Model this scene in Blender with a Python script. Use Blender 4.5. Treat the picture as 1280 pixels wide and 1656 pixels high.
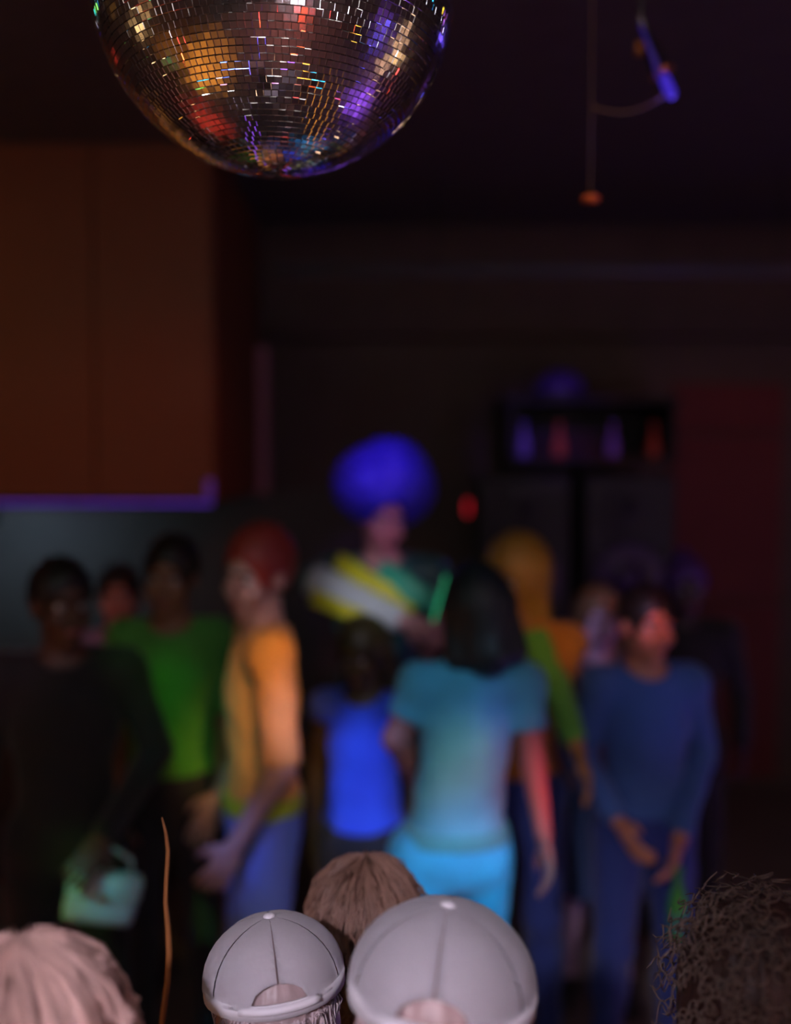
import bpy, bmesh, math, random
import numpy as np
from mathutils import Vector, Matrix, Euler

random.seed(7); rng = np.random.default_rng(7)
for o in list(bpy.data.objects): bpy.data.objects.remove(o)
S = bpy.context.scene
COL = S.collection
PI = math.pi

# ------------------------------------------------------------------ camera
FPX = 1610.0
PITCH = math.atan(88 / FPX)
CAM = Vector((0, 0, 2.1))
cd = bpy.data.cameras.new('camera'); cam = bpy.data.objects.new('camera', cd); COL.objects.link(cam)
cd.sensor_fit = 'VERTICAL'; cd.sensor_height = 36.0; cd.lens = 36.0 * FPX / 1656
cam.location = CAM; cam.rotation_euler = (PI / 2 - PITCH, 0, 0)
cd.clip_start = 0.05
cd.dof.use_dof = True; cd.dof.focus_distance = 1.40; cd.dof.aperture_fstop = 0.035 / 0.038
S.camera = cam

# ------------------------------------------------------------------ world, exposure
w = bpy.data.worlds.new('world'); S.world = w; w.use_nodes = True
w.node_tree.nodes['Background'].inputs[0].default_value = (0.02, 0.015, 0.02, 1)
w.node_tree.nodes['Background'].inputs[1].default_value = 0.1
S.view_settings.view_transform = 'Standard'; S.view_settings.look = 'None'
S.view_settings.exposure = 0.0; S.view_settings.gamma = 1.0; S.view_settings.use_curve_mapping = False

_F = Vector((0, math.cos(PITCH), -math.sin(PITCH))); _U = Vector((0, math.sin(PITCH), math.cos(PITCH)))
def at(px, py, y):
    "the point in the plane Y = y that the photo shows at this pixel"
    r = _F + Vector((1, 0, 0)) * ((px - 640) / FPX) + _U * ((828 - py) / FPX)
    return CAM + r * (y / r.y)

# ------------------------------------------------------------------ materials
MATS = {}
def mat(name, col, rough=0.6, metal=0.0, var=0.12, scale=25.0, bump=0.0, emit=None, estr=0.0, sheen=0.0, alpha=1.0, stretch=None):
    if name in MATS: return MATS[name]
    m = bpy.data.materials.new(name); m.use_nodes = True; nt = m.node_tree; b = nt.nodes['Principled BSDF']
    b.inputs['Roughness'].default_value = rough; b.inputs['Metallic'].default_value = metal
    if sheen: b.inputs['Sheen Weight'].default_value = sheen
    tc = nt.nodes.new('ShaderNodeTexCoord'); mp = nt.nodes.new('ShaderNodeMapping')
    nt.links.new(tc.outputs['Object'], mp.inputs[0])
    if stretch: mp.inputs['Scale'].default_value = stretch
    n = nt.nodes.new('ShaderNodeTexNoise'); n.inputs['Scale'].default_value = scale; n.inputs['Detail'].default_value = 3
    nt.links.new(mp.outputs[0], n.inputs[0])
    r = nt.nodes.new('ShaderNodeMix'); r.data_type = 'RGBA'
    r.inputs[6].default_value = tuple(min(1, c * (1 - var)) for c in col) + (1,)
    r.inputs[7].default_value = tuple(min(1, c * (1 + var)) for c in col) + (1,)
    nt.links.new(n.outputs[0], r.inputs[0]); nt.links.new(r.outputs[2], b.inputs['Base Color'])
    if bump:
        bp = nt.nodes.new('ShaderNodeBump'); bp.inputs['Strength'].default_value = bump; bp.inputs['Distance'].default_value = 0.01
        nt.links.new(n.outputs[0], bp.inputs['Height']); nt.links.new(bp.outputs[0], b.inputs['Normal'])
    if emit:
        b.inputs['Emission Color'].default_value = emit + (1,); b.inputs['Emission Strength'].default_value = estr
    MATS[name] = m
    return m

# ------------------------------------------------------------------ mesh helpers
def link(o, parent=None):
    COL.objects.link(o)
    if parent is not None: o.parent = parent
    return o
def tag(o, label=None, cat=None, group=None, kind=None):
    if label: o['label'] = label
    if cat: o['category'] = cat
    if group: o['group'] = group
    if kind: o['kind'] = kind
    return o
def empty(name, loc=(0, 0, 0), rz=0):
    o = bpy.data.objects.new(name, None); o.empty_display_size = 0.1
    o.location = loc; o.rotation_euler = (0, 0, rz); return link(o)
def obj(name, bm, m, parent=None, smooth=False, loc=None):
    me = bpy.data.meshes.new(name); bm.normal_update(); bm.to_mesh(me); bm.free()
    if smooth: me.polygons.foreach_set('use_smooth', [True] * len(me.polygons))
    me.materials.append(m); o = bpy.data.objects.new(name, me)
    if loc is not None: o.location = loc
    return link(o, parent)
def box(bm, lo, hi, bev=0.0):
    lo = Vector(lo); hi = Vector(hi)
    vs = [bm.verts.new((x, y, z)) for x in (lo.x, hi.x) for y in (lo.y, hi.y) for z in (lo.z, hi.z)]
    fs = [bm.faces.new([vs[i] for i in q]) for q in ((0,1,3,2),(4,6,7,5),(0,4,5,1),(2,3,7,6),(0,2,6,4),(1,5,7,3))]
    if bev:
        es = {e for f in fs for e in f.edges}
        bmesh.ops.bevel(bm, geom=list(es), offset=bev, segments=2, affect='EDGES', profile=0.5)
    return bm
def tube(bm, pts, rad, n=10, closed=False):
    pts = [Vector(p) for p in pts]; N = len(pts)
    rads = rad if isinstance(rad, (list, tuple)) else [rad] * N
    rings = []; up = Vector((0.13, 0.31, 0.94)).normalized()
    for i, p in enumerate(pts):
        t = (pts[min(i + 1, N - 1)] - pts[max(i - 1, 0)]).normalized()
        u = t.cross(up)
        if u.length < 1e-3: u = t.cross(Vector((1, 0, 0)))
        u.normalize(); v = t.cross(u)
        rings.append([bm.verts.new(p + (u * math.cos(2 * PI * k / n) + v * math.sin(2 * PI * k / n)) * rads[i]) for k in range(n)])
    for i in range(N - 1):
        for k in range(n):
            bm.faces.new((rings[i][k], rings[i][(k + 1) % n], rings[i + 1][(k + 1) % n], rings[i + 1][k]))
    bm.faces.new(rings[0][::-1]); bm.faces.new(rings[-1])
    return bm
def lathe(bm, prof, n=24, M=None):
    M = M or Matrix()
    rings = [[bm.verts.new(M @ Vector((r * math.cos(2 * PI * k / n), r * math.sin(2 * PI * k / n), z))) for k in range(n)] for r, z in prof]
    for i in range(len(rings) - 1):
        for k in range(n):
            bm.faces.new((rings[i][k], rings[i][(k + 1) % n], rings[i + 1][(k + 1) % n], rings[i + 1][k]))
    bm.faces.new(rings[0][::-1]); bm.faces.new(rings[-1])
    return bm
def B(): return bmesh.new()

# ------------------------------------------------------------------ fixtures with their own light
M_black = mat('black_housing', (0.012, 0.012, 0.013), 0.45)
def lamp_glow(name, col, s): return mat(name, (0.02, 0.02, 0.02), 0.3, emit=col, estr=s)
PAR = {}
def par_can(pos, target, col, power, angle, label, blend=1.0, glow=6.0, radius=0.05):
    pos = Vector(pos); target = Vector(target)
    q = (target - pos).to_track_quat('-Z', 'Y')
    root = empty('stage_light', pos); root.rotation_mode = 'QUATERNION'; root.rotation_quaternion = q
    tag(root, label, 'stage light', 'stage lights hung from the ceiling')
    if not PAR:
        bm = lathe(B(), [(0.03, 0.16), (0.06, 0.14), (0.075, 0.05), (0.08, -0.06), (0.083, -0.06), (0.083, -0.055), (0.08, 0.05), (0.064, 0.145), (0.032, 0.166)][0:4] + [(0.076, -0.06), (0.07, 0.0), (0.02, 0.02)], 20)
        o = obj('housing', bm, M_black); PAR['housing'] = o.data; bpy.data.objects.remove(o)
        bm = lathe(B(), [(0.07, -0.032), (0.072, -0.03), (0.072, -0.024), (0.07, -0.022)], 20)
        o = obj('lens', bm, M_black); PAR['lens'] = o.data; bpy.data.objects.remove(o)
        bm = B(); tube(bm, [(-0.09, 0, 0.03), (-0.09, 0.1, 0.06), (-0.05, 0.15, 0.08), (0.05, 0.15, 0.08), (0.09, 0.1, 0.06), (0.09, 0, 0.03)], 0.008, 6)
        tube(bm, [(0, 0.15, 0.08), (0, 0.2, 0.1)], 0.014, 6)
        o = obj('yoke', bm, M_black); PAR['yoke'] = o.data; bpy.data.objects.remove(o)
    for k in ('housing', 'yoke'): link(bpy.data.objects.new(k, PAR[k]), root)
    me = PAR['lens'].copy(); me.materials.clear(); me.materials.append(lamp_glow('lens_%d' % len(bpy.data.materials), col, glow))
    link(bpy.data.objects.new('lens', me), root)
    ld = bpy.data.lights.new('stage_light_beam', 'SPOT'); ld.color = col; ld.energy = power
    ld.spot_size = math.radians(angle); ld.spot_blend = blend; ld.shadow_soft_size = radius
    lo = bpy.data.objects.new('beam', ld); lo.location = (0, 0, -0.07); link(lo, root)
    return root

RED = (1, 0.06, 0.03); BLUE = (0.08, 0.12, 1); VIO = (0.25, 0.08, 1); AMB = (1, 0.42, 0.05); CYAN = (0.05, 0.6, 1)
GRN = (0.1, 1, 0.08); WHT = (0.85, 0.9, 1); PNK = (1, 0.35, 0.6); MAG = (1, 0.08, 0.45); TEAL = (0.05, 0.8, 0.7); YEL = (1, 0.75, 0.05)

# ================================================================== THE ROOM
XL, XR, YB, YF, ZC = -3.2, 3.2, -3.5, 6.3, 3.5
M_wall = mat('charcoal_wall_paint', (0.11, 0.075, 0.06), 0.8, var=0.2, scale=6, bump=0.05)
M_ceil = mat('black_ceiling_paint', (0.085, 0.07, 0.065), 0.9, var=0.2, scale=8)
M_floor = mat('dark_dance_floor', (0.2, 0.16, 0.15), 0.45, var=0.25, scale=5)
M_maroon = mat('maroon_wall_panel', (0.16, 0.03, 0.03), 0.75, var=0.15, scale=10)
M_wood = mat('red_brown_boards', (0.20, 0.058, 0.022), 0.6, var=0.2, scale=8, stretch=(1, 1, 12))
def struct(name, lo, hi, m, bev=0.0):
    o = obj(name, box(B(), lo, hi, bev), m); o['kind'] = 'structure'; return o
floor = struct('floor', (XL, YB, -0.1), (XR, YF, 0), M_floor)
ceil = struct('ceiling', (XL, YB, ZC), (XR, YF, ZC + 0.1), M_ceil)
struct('wall_back', (XL, YF, 0), (XR, YF + 0.1, ZC), M_wall)
struct('wall_left', (XL - 0.1, YB, 0), (XL, YF, ZC), M_wall)
wr = struct('wall_right', (XR, YB, 0), (XR + 0.1, YF, ZC), M_wall)
struct('wall_front', (XL, YB - 0.1, 0), (XR, YB, ZC), M_wall)
# the bar bulkhead on the left: a boarded box over the bar, lit by a violet strip along its lower edge
BX = -0.825
bulk = struct('wall_bulkhead', (XL, 4.52, 1.885), (BX - 0.01, YF, ZC), M_wall)
px0 = BX
while px0 > XL + 0.05:
    p = obj('panel', box(B(), (max(XL, px0 - 0.52), 4.495, 1.90), (px0 - 0.008, 4.52, ZC - 0.01), 0.004), M_wood, bulk)
    px0 -= 0.52
obj('panel', box(B(), (BX - 0.012, 4.52, 1.90), (BX + 0.008, 5.25, ZC - 0.01), 0.004), M_wood, bulk)
obj('panel', box(B(), (BX - 0.012, 5.258, 1.90), (BX + 0.008, 5.93, ZC - 0.01), 0.004), M_wood, bulk)
struct('trim_1', (BX - 0.02, 5.94, 1.885), (BX + 0.06, 6.04, 2.76), mat('pink_lit_trim', (0.5, 0.2, 0.26), 0.5), 0.005)  # the pink light on this post is put into its colour
struct('trim_2', (BX, 6.1, 2.84), (XR, YF, ZC), M_wall, 0.01)
led = empty('led_strip', (BX, 4.49, 1.885))
tag(led, 'violet glowing light strip along the lower edge of the red-brown bulkhead', 'light strip')
obj('channel', box(B(), (XL - BX, -0.006, -0.012), (0.01, 0.006, 0.034), 0.002), M_black, led)
M_led = mat('violet_diffuser', (0.2, 0.1, 0.4), 0.4, emit=(0.09, 0.018, 0.60), estr=0.46)
M_led2 = mat('dim_violet_diffuser', (0.2, 0.1, 0.4), 0.4, emit=(0.10, 0.02, 0.42), estr=0.22)
xs = [XL - BX, -1.32, -0.98, -0.62, -0.3, 0.0]
for i in range(5):
    obj('diffuser', box(B(), (xs[i] + 0.004, -0.012, 0.002), (xs[i + 1] - 0.002, -0.006, 0.018), 0.002), M_led, led)
obj('diffuser', box(B(), (-0.03, -0.012, 0.03), (0.004, -0.006, 0.115), 0.002), M_led2, led)

# maroon panels on the back wall, right
wb = bpy.data.objects['wall_back']
for (x0, x1, z0, z1) in ((1.74, 2.44, 2.26, 2.56), (1.74, 2.44, 1.2, 2.24), (1.74, 2.44, 0.05, 1.18)):
    obj('panel', box(B(), (x0, YF - 0.03, z0), (x1, YF, z1), 0.006), M_maroon, wb)
# bar counter under the bulkhead
bar = empty('bar_counter', (-2.05, 5.0, 0)); tag(bar, 'dark bar counter standing under the red-brown bulkhead', 'bar counter')
obj('body', box(B(), (-1.1, -0.2, 0), (1.15, 0.25, 1.02), 0.01), mat('dark_bar_front', (0.03, 0.02, 0.02), 0.5), bar)
obj('worktop', box(B(), (-1.13, -0.28, 1.02), (1.2, 0.3, 1.07), 0.01), mat('dark_bar_top', (0.06, 0.04, 0.035), 0.3), bar)
# low podium
pod = empty('podium', (-0.067, 3.76, 0)); tag(pod, 'low black podium under the dancer with the blue hair', 'podium')
obj('deck', box(B(), (-0.28, -0.26, 0.16), (0.28, 0.26, 0.2), 0.005), M_black, pod)
obj('skirt_board', box(B(), (-0.26, -0.24, 0), (0.26, 0.24, 0.16), 0.004), mat('podium_side', (0.03, 0.03, 0.035), 0.6), pod)

# ================================================================== MIRROR BALL
BC = Vector((-0.1948, 1.6428, 2.852)); BR = 0.293
ball = empty('mirror_ball', BC); tag(ball, 'large mirror ball of small square glass tiles hanging from the ceiling', 'mirror ball')
bm = B(); bmesh.ops.create_uvsphere(bm, u_segments=64, v_segments=32, radius=BR - 0.004)
obj('core', bm, mat('dark_ball_core', (0.02, 0.012, 0.012), 0.6), ball, True)
M_mirror = mat('mirror_glass', (0.85, 0.8, 0.82), 0.16, 1.0, var=0.05, scale=60)
M_edge = mat('mirror_edge', (0.9, 0.9, 0.92), 0.035, 1.0, var=0.03)
TS = 0.0102
def tile_bm(bm, M, sx):
    a, b, h = 0.505, 0.42, 0.0008
    vs = [bm.verts.new(M @ Vector((x * sx * TS, y * TS, 0))) for x, y in ((-a,-a),(a,-a),(a,a),(-a,a))]
    vt = [bm.verts.new(M @ Vector((x * sx * TS, y * TS, h))) for x, y in ((-b,-b),(b,-b),(b,b),(-b,b))]
    bm.faces.new(vt)
    for k in range(4): bm.faces.new((vs[k], vs[(k + 1) % 4], vt[(k + 1) % 4], vt[k])).material_index = 1
tiles = []
rows = int(PI * BR / (TS * 1.035))
for i in range(rows):
    ph = -PI / 2 + PI * (i + 0.5) / rows
    n = max(3, int(2 * PI * BR * math.cos(ph) / (TS * 1.035)))
    sx = 2 * PI * BR * math.cos(ph) / n / TS * 1.0
    off = random.random()
    for k in range(n):
        th = 2 * PI * (k + off) / n
        N = Vector((math.cos(ph) * math.cos(th), math.cos(ph) * math.sin(th), math.sin(ph)))
        ex = Vector((-math.sin(th), math.cos(th), 0)); ey = N.cross(ex)
        R = Matrix((ex, ey, N)).transposed()
        J = Euler((random.gauss(0, 0.016), random.gauss(0, 0.016), random.gauss(0, 0.02))).to_matrix()
        tiles.append((N, (Matrix.Translation(N * (BR - 0.003)) @ (R @ J).to_4x4()), sx))
def score(t):
    p = BC + t[0] * BR; q = p - CAM; z = q.dot(_F)
    y = 828 - FPX * q.dot(_U) / z
    return (-t[0].dot(q.normalized())) / z if y > 4 else -1
order = sorted(range(len(tiles)), key=lambda i: -score(tiles[i]))
near = set(order[:300])
bm = B()
for i, t in enumerate(tiles):
    if i not in near: tile_bm(bm, t[1], t[2])
rest = obj('mirror_tiles', bm, M_mirror, ball); rest['kind'] = 'stuff'; rest.data.materials.append(M_edge)
bm = B(); tile_bm(bm, Matrix(), 1.0)
t0 = obj('mirror_tile', bm, M_mirror, ball); tm = t0.data; tm.materials.append(M_edge)
for j, i in enumerate(order[:300]):
    t = tiles[i]; o = t0 if j == 0 else link(bpy.data.objects.new('mirror_tile', tm), ball)
    o.matrix_local = t[1] @ Matrix.Diagonal((t[2], 1, 1, 1))
obj('top_cap', lathe(B(), [(0.045, BR - 0.01), (0.045, BR + 0.02), (0.02, BR + 0.03), (0.012, BR + 0.06)]), M_black, ball)
ztop = ZC - BC.z
obj('hanging_rod', tube(B(), [(0, 0, BR + 0.05), (0, 0, ztop - 0.1)], 0.006, 8), M_black, ball)
obj('motor', lathe(B(), [(0.05, ztop - 0.11), (0.055, ztop - 0.1), (0.055, ztop - 0.005), (0.05, ztop)]), M_black, ball)

# ================================================================== THE RIG
# a truss bar over and behind the photographer carries the lamps that light the dancers
bm = B()
for y in (0.62, -1.2):
    for (dx, dz) in ((0, 0), (0, -0.16), ):
        tube(bm, [(-2.9, y, 3.4 + dz), (2.9, y, 3.4 + dz)], 0.022, 8)
    for k in range(24):
        tube(bm, [(-2.9 + k * 0.2417, y, 3.4 - 0.16 * (k % 2)), (-2.9 + (k + 1) * 0.2417, y, 3.24 + 0.16 * (k % 2))], 0.009, 5)
    for x in (-2.2, 0.0, 2.2): tube(bm, [(x, y, 3.4), (x, y, ZC)], 0.012, 6)
tag(obj('lighting_truss', bm, M_black), 'black ladder truss hung across the ceiling over the dance floor', 'truss')
def P(px, py, y): return at(px, py, y)
TZ = 2.92
L = par_can
L((0.38, 0.62, TZ), P(440, 1160, 3.0), AMB, 190, 11, 'amber stage light aimed at the dancer in the orange shirt')
L((-1.0, 0.62, TZ), P(432, 965, 2.95), (1, 0.7, 0.8), 70, 4, 'pale pink stage light on the front truss, left')
L((-2.2, 0.62, TZ), P(345, 1180, 3.0), TEAL, 70, 10, 'teal stage light on the front truss, far left')
L((-0.78, 0.62, TZ), P(400, 1395, 2.92), (0.15, 0.25, 1), 170, 5, 'blue stage light aimed at the blue jeans')
L((-0.55, 0.62, TZ), P(590, 1270, 3.22), (0.3, 0.4, 1), 300, 9, 'blue stage light aimed at the dancer in the blue vest')
L((0.6, 0.62, TZ), P(730, 1160, 2.7), (0.08, 0.6, 1), 48, 14, 'cyan stage light aimed at the dancer in the cyan shirt')
L((0.85, 0.62, TZ), P(765, 1440, 2.7), CYAN, 330, 11, 'cyan stage light aimed low at the cyan jeans')
L((2.3, 0.62, TZ), P(870, 1270, 2.65), (1, 0.07, 0.12), 420, 8, 'red stage light on the front truss, far right')
L((1.6, 0.62, TZ), P(790, 1195, 2.65), (1, 0.7, 0.05), 130, 5, 'yellow stage light on the front truss, right')
L((1.95, 0.62, TZ), P(842, 1150, 2.7), (0.6, 0.2, 1), 70, 5, 'lilac stage light on the front truss, right')
L((-0.75, 1.7, 3.15), P(280, 1200, 3.35), GRN, 28, 10, 'green stage light on the ceiling before the bulkhead')
L((0.12, 0.62, TZ), P(610, 750, 3.6), VIO, 260, 8, 'violet stage light aimed at the blue curly hair')
L((0.0, -1.2, TZ), P(605, 965, 3.5), WHT, 300, 5, 'white stage light on the rear truss, centre')
L((0.3, -1.2, 2.75), P(632, 870, 3.6), (1, 0.4, 0.9), 150, 3, 'pink stage light aimed at the face below the blue hair')
L((1.6, -1.2, TZ), P(850, 1010, 3.4), AMB, 150, 7, 'amber stage light on the rear truss, right')
L((-2.2, -1.2, TZ), P(190, 1080, 3.8), PNK, 90, 9, 'pink stage light on the rear truss, far left')
L((2.0, -1.2, TZ), P(1052, 985, 3.2), (1, 0.1, 0.02), 300, 3.6, 'red stage light on the rear truss, right')
L((2.5, -1.2, TZ), P(1022, 1140, 3.3), (0.08, 0.25, 1), 60, 5, 'blue stage light on the rear truss, far right')
L((0.55, -1.2, TZ), P(975, 1010, 3.6), (0.6, 0.45, 1), 320, 4, 'lilac stage light on the rear truss')
L((-0.6, -1.2, TZ), P(560, 1580, 1.3), (0.92, 0.82, 1), 250, 22, 'pale stage light aimed at the white caps')
L((-1.3, -1.2, TZ), P(40, 1600, 1.0), (1, 0.5, 0.42), 17, 14, 'rose stage light on the rear truss, left')
L((1.1, -1.2, TZ), P(1240, 1580, 1.25), (1, 0.3, 0.22), 3.5, 16, 'dim red stage light on the rear truss, right of centre')
L((-1.9, 0.62, TZ), P(125, 1415, 2.8), (0.3, 1, 0.15), 130, 6, 'green stage light on the front truss, left')
L((-1.5, 0.62, TZ), P(178, 1450, 2.8), CYAN, 150, 4, 'cyan stage light on the front truss, left of the amber one')
# pools on the floor and walls around the dancers, which the mirror ball picks up
L((-2.7, 2.4, TZ), (-2.5, 0.6, 0), AMB, 2000, 46, 'amber stage light over the left of the floor')
L((-2.9, 3.9, TZ), (-2.3, 3.0, 0), RED, 600, 36, 'red stage light by the left wall')
L((2.8, 1.9, TZ), (2.35, 3.0, 0.0), VIO, 3200, 34, 'violet stage light by the right wall')
L((2.2, 0.2, TZ), (3.2, 1.4, 1.3), VIO, 700, 36, 'blue stage light aimed at the right wall')
L((0.6, -2.6, TZ), (0.6, -1.2, 0), (1, 0.25, 0.2), 170, 100, 'added red wash light at the back of the room')  # wash added to redden the ball and warm the dark room
L((0.6, 1.9, 3.2), at(230, 800, 4.5), (1, 0.2, 0.06), 27, 34, 'small orange light on the ceiling right of the bulkhead')
L((-2.6, 2.8, 2.9), at(-150, 600, 4.5), (1, 0.45, 0.06), 3.6, 90, 'small amber light on the ceiling left of the bulkhead')
L((2.6, 4.6, 3.1), at(1170, 720, 6.2), (1, 0.3, 0.2), 3, 60, 'dim red light on the ceiling near the maroon panels')
L((0.98, 1.9, 3.15), at(900, 690, 5.7), VIO, 90, 13, 'violet light on the ceiling before the wall shelf')
L((1.9, 1.9, 3.15), at(985, 715, 5.7), RED, 50, 8, 'red light on the ceiling before the wall shelf')
L((-2.3, 5.5, 1.78), (-2.3, 6.3, 1.6), (0.35, 0.62, 1), 9, 140, 'small teal light under the bulkhead')
L((-2.6, 4.9, 1.72), (-1.5, 6.3, 1.6), (0.3, 0.8, 0.9), 4, 140, 'second small teal light under the bulkhead')
L((0.6, 1.2, 3.2), at(957, 322, 2.5), AMB, 14, 6, 'narrow amber light added to brighten the pull cord disc')  # spot added only to brighten the orange disc
# upright tubes added on the right wall to make bands on the ball
for (y, z0, z1, col, s, lb) in ((2.35, 0.1, 2.3, (1, 0.6, 0.35), 6, 'warm upright light tube on the right wall, added for the ball'), (1.35, 0.6, 1.8, (0.15, 0.12, 1), 8, 'blue upright light tube on the right wall, added for the ball')):
    t = empty('glint_tube', (XR, y, z0)); tag(t, lb, 'glint tube')
    obj('tube', tube(B(), [(-0.05, 0, 0.02), (-0.05, 0, z1 - z0 - 0.02)], 0.022, 10), lamp_glow(lb.replace(' ', '_')[:30], col, s), t, True)
    for z in (0.01, z1 - z0 - 0.01): obj('end_cap', box(B(), (-0.08, -0.03, z - 0.02), (0, 0.03, z + 0.02), 0.004), M_black, t)
# unseen white tubes added on ceiling and rear wall to strike glints on tile edges
def long_tube(a, b, label, st=5.0):
    a = Vector(a); b = Vector(b); t = empty('glint_tube', a); tag(t, label, 'glint tube')
    obj('tube', tube(B(), [(b - a) * 0.01, (b - a) * 0.99], 0.014, 8), lamp_glow('white_tube_%g' % st, (1, 0.9, 0.85), st), t, True)
    for k in (0.0, 0.5, 1.0):
        p = (b - a) * k; obj('clip', box(B(), p - Vector((0.02, 0.02, 0.02)), p + Vector((0.02, 0.02, 0.045)), 0.003), M_black, t)
for k, y in enumerate((-3.2, -2.7, -1.9, -1.5, -0.75, -0.1, 0.25, 0.95, 1.35)):
    long_tube((-0.45, y, 3.45), (0.65, y, 3.45), 'short white tube on the ceiling, added for ball glints, number %s of the row from the rear wall' % ('one two three four five six seven eight nine'.split()[k]), 9.0)
for k in range(10):
    x = -2.9 + k * 0.644
    long_tube((x, YB + 0.04, 0.7), (x, YB + 0.04, 2.3), 'upright white tube on the rear wall, added for ball glints, number %s from the left wall' % ('one two three four five six seven eight nine ten'.split()[k]), 2.5)
# unseen globe lamps added where the ball's bright tiles mirror them
def bulb_lamp(name, pos, nrm, r, col, s, label, cat):
    t = empty(name, pos); t.rotation_mode = 'QUATERNION'; t.rotation_quaternion = Vector(nrm).to_track_quat('Z', 'Y'); tag(t, label, cat)
    obj('base', lathe(B(), [(r * 1.3, 0), (r * 1.35, 0.01), (r * 1.2, 0.03), (r * 0.6, 0.035)], 20), M_black, t)
    obj('globe', lathe(B(), [(r * 0.5, 0.036), (r * 0.95, 0.036 + r * 0.5), (r, 0.036 + r), (r * 0.85, 0.036 + r * 1.5), (r * 0.4, 0.036 + r * 1.9)], 20), lamp_glow('glow_' + label.replace(' ', '_')[:26], col, s), t, True)
WARM = (1, 0.62, 0.25)
bulb_lamp('added_sconce', (XL, 1.69, 2.07), (1, 0, 0), 0.06, WARM, 9, 'warm globe sconce on the left wall, further back, added to be mirrored in the ball', 'sconce')
bulb_lamp('added_sconce', (XL, 1.18, 2.19), (1, 0, 0), 0.05, WARM, 9, 'warm globe sconce on the left wall, nearer, added to be mirrored in the ball', 'sconce')
bulb_lamp('added_sconce', (XR, 2.71, 1.42), (-1, 0, 0), 0.07, WARM, 10, 'warm globe sconce on the right wall, added to be mirrored in the ball', 'sconce')
bulb_lamp('signal_lamp', (XL, 1.45, 0.75), (1, 0, 0), 0.05, (0.05, 1, 0.35), 3, 'green signal lamp on the left wall, added to be mirrored in the ball', 'signal lamp')
bulb_lamp('added_uplight', (1.72, -3.3, 0), (0, 0, 1), 0.1, (0.9, 0.85, 1), 60, 'white floor uplight by the wall behind the camera, added to be mirrored in the ball', 'uplight')
bulb_lamp('added_uplight', (1.3, -3.0, 0), (0, 0, 1), 0.09, (0.9, 0.9, 1), 25, 'second white floor uplight behind the camera, added to be mirrored in the ball', 'uplight')
bulb_lamp('added_uplight', (1.39, -1.6, 0), (0, 0, 1), 0.08, (1, 0.1, 0.03), 20, 'red floor uplight behind the camera, added to be mirrored in the ball', 'uplight')
bulb_lamp('added_uplight', (1.75, -2.3, 0), (0, 0, 1), 0.08, (1, 0.06, 0.05), 14, 'second red floor uplight behind the camera, added to be mirrored in the ball', 'uplight')
# unseen strings of white bulbs added for specks of light on the ball
def glint_string(a, b, n, label):
    a = Vector(a); b = Vector(b); t = empty('glint_string', a); tag(t, label, 'glint string', 'strings of white bulbs added for ball glints')
    pts = [(b - a) * (k / (n * 2)) - Vector((0, 0, 0.06 * abs(math.sin(PI * k / 6)))) for k in range(n * 2 + 1)]
    obj('wire', tube(B(), pts, 0.003, 5), M_black, t)
    me = None
    for k in range(n):
        p = pts[2 * k + 1] - Vector((0, 0, 0.02))
        if me is None:
            o = obj('bulb', lathe(B(), [(0.006, 0.018), (0.009, 0.012), (0.014, 0), (0.01, -0.012), (0.003, -0.016)], 10), lamp_glow('white_bulb', (0.92, 0.92, 1), 34), t, True); me = o.data
        else: o = link(bpy.data.objects.new('bulb', me), t)
        o.location = p
glint_string((-3.1, -3.42, 2.6), (3.1, -3.42, 2.6), 26, 'added glint string of white bulbs along the wall behind the camera')
glint_string((-3.12, -3.2, 2.9), (-3.12, 1.0, 2.9), 18, 'added glint string of white bulbs along the left wall')
glint_string((3.12, -3.2, 2.9), (3.12, 1.0, 2.9), 18, 'added glint string of white bulbs along the right wall')
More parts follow.
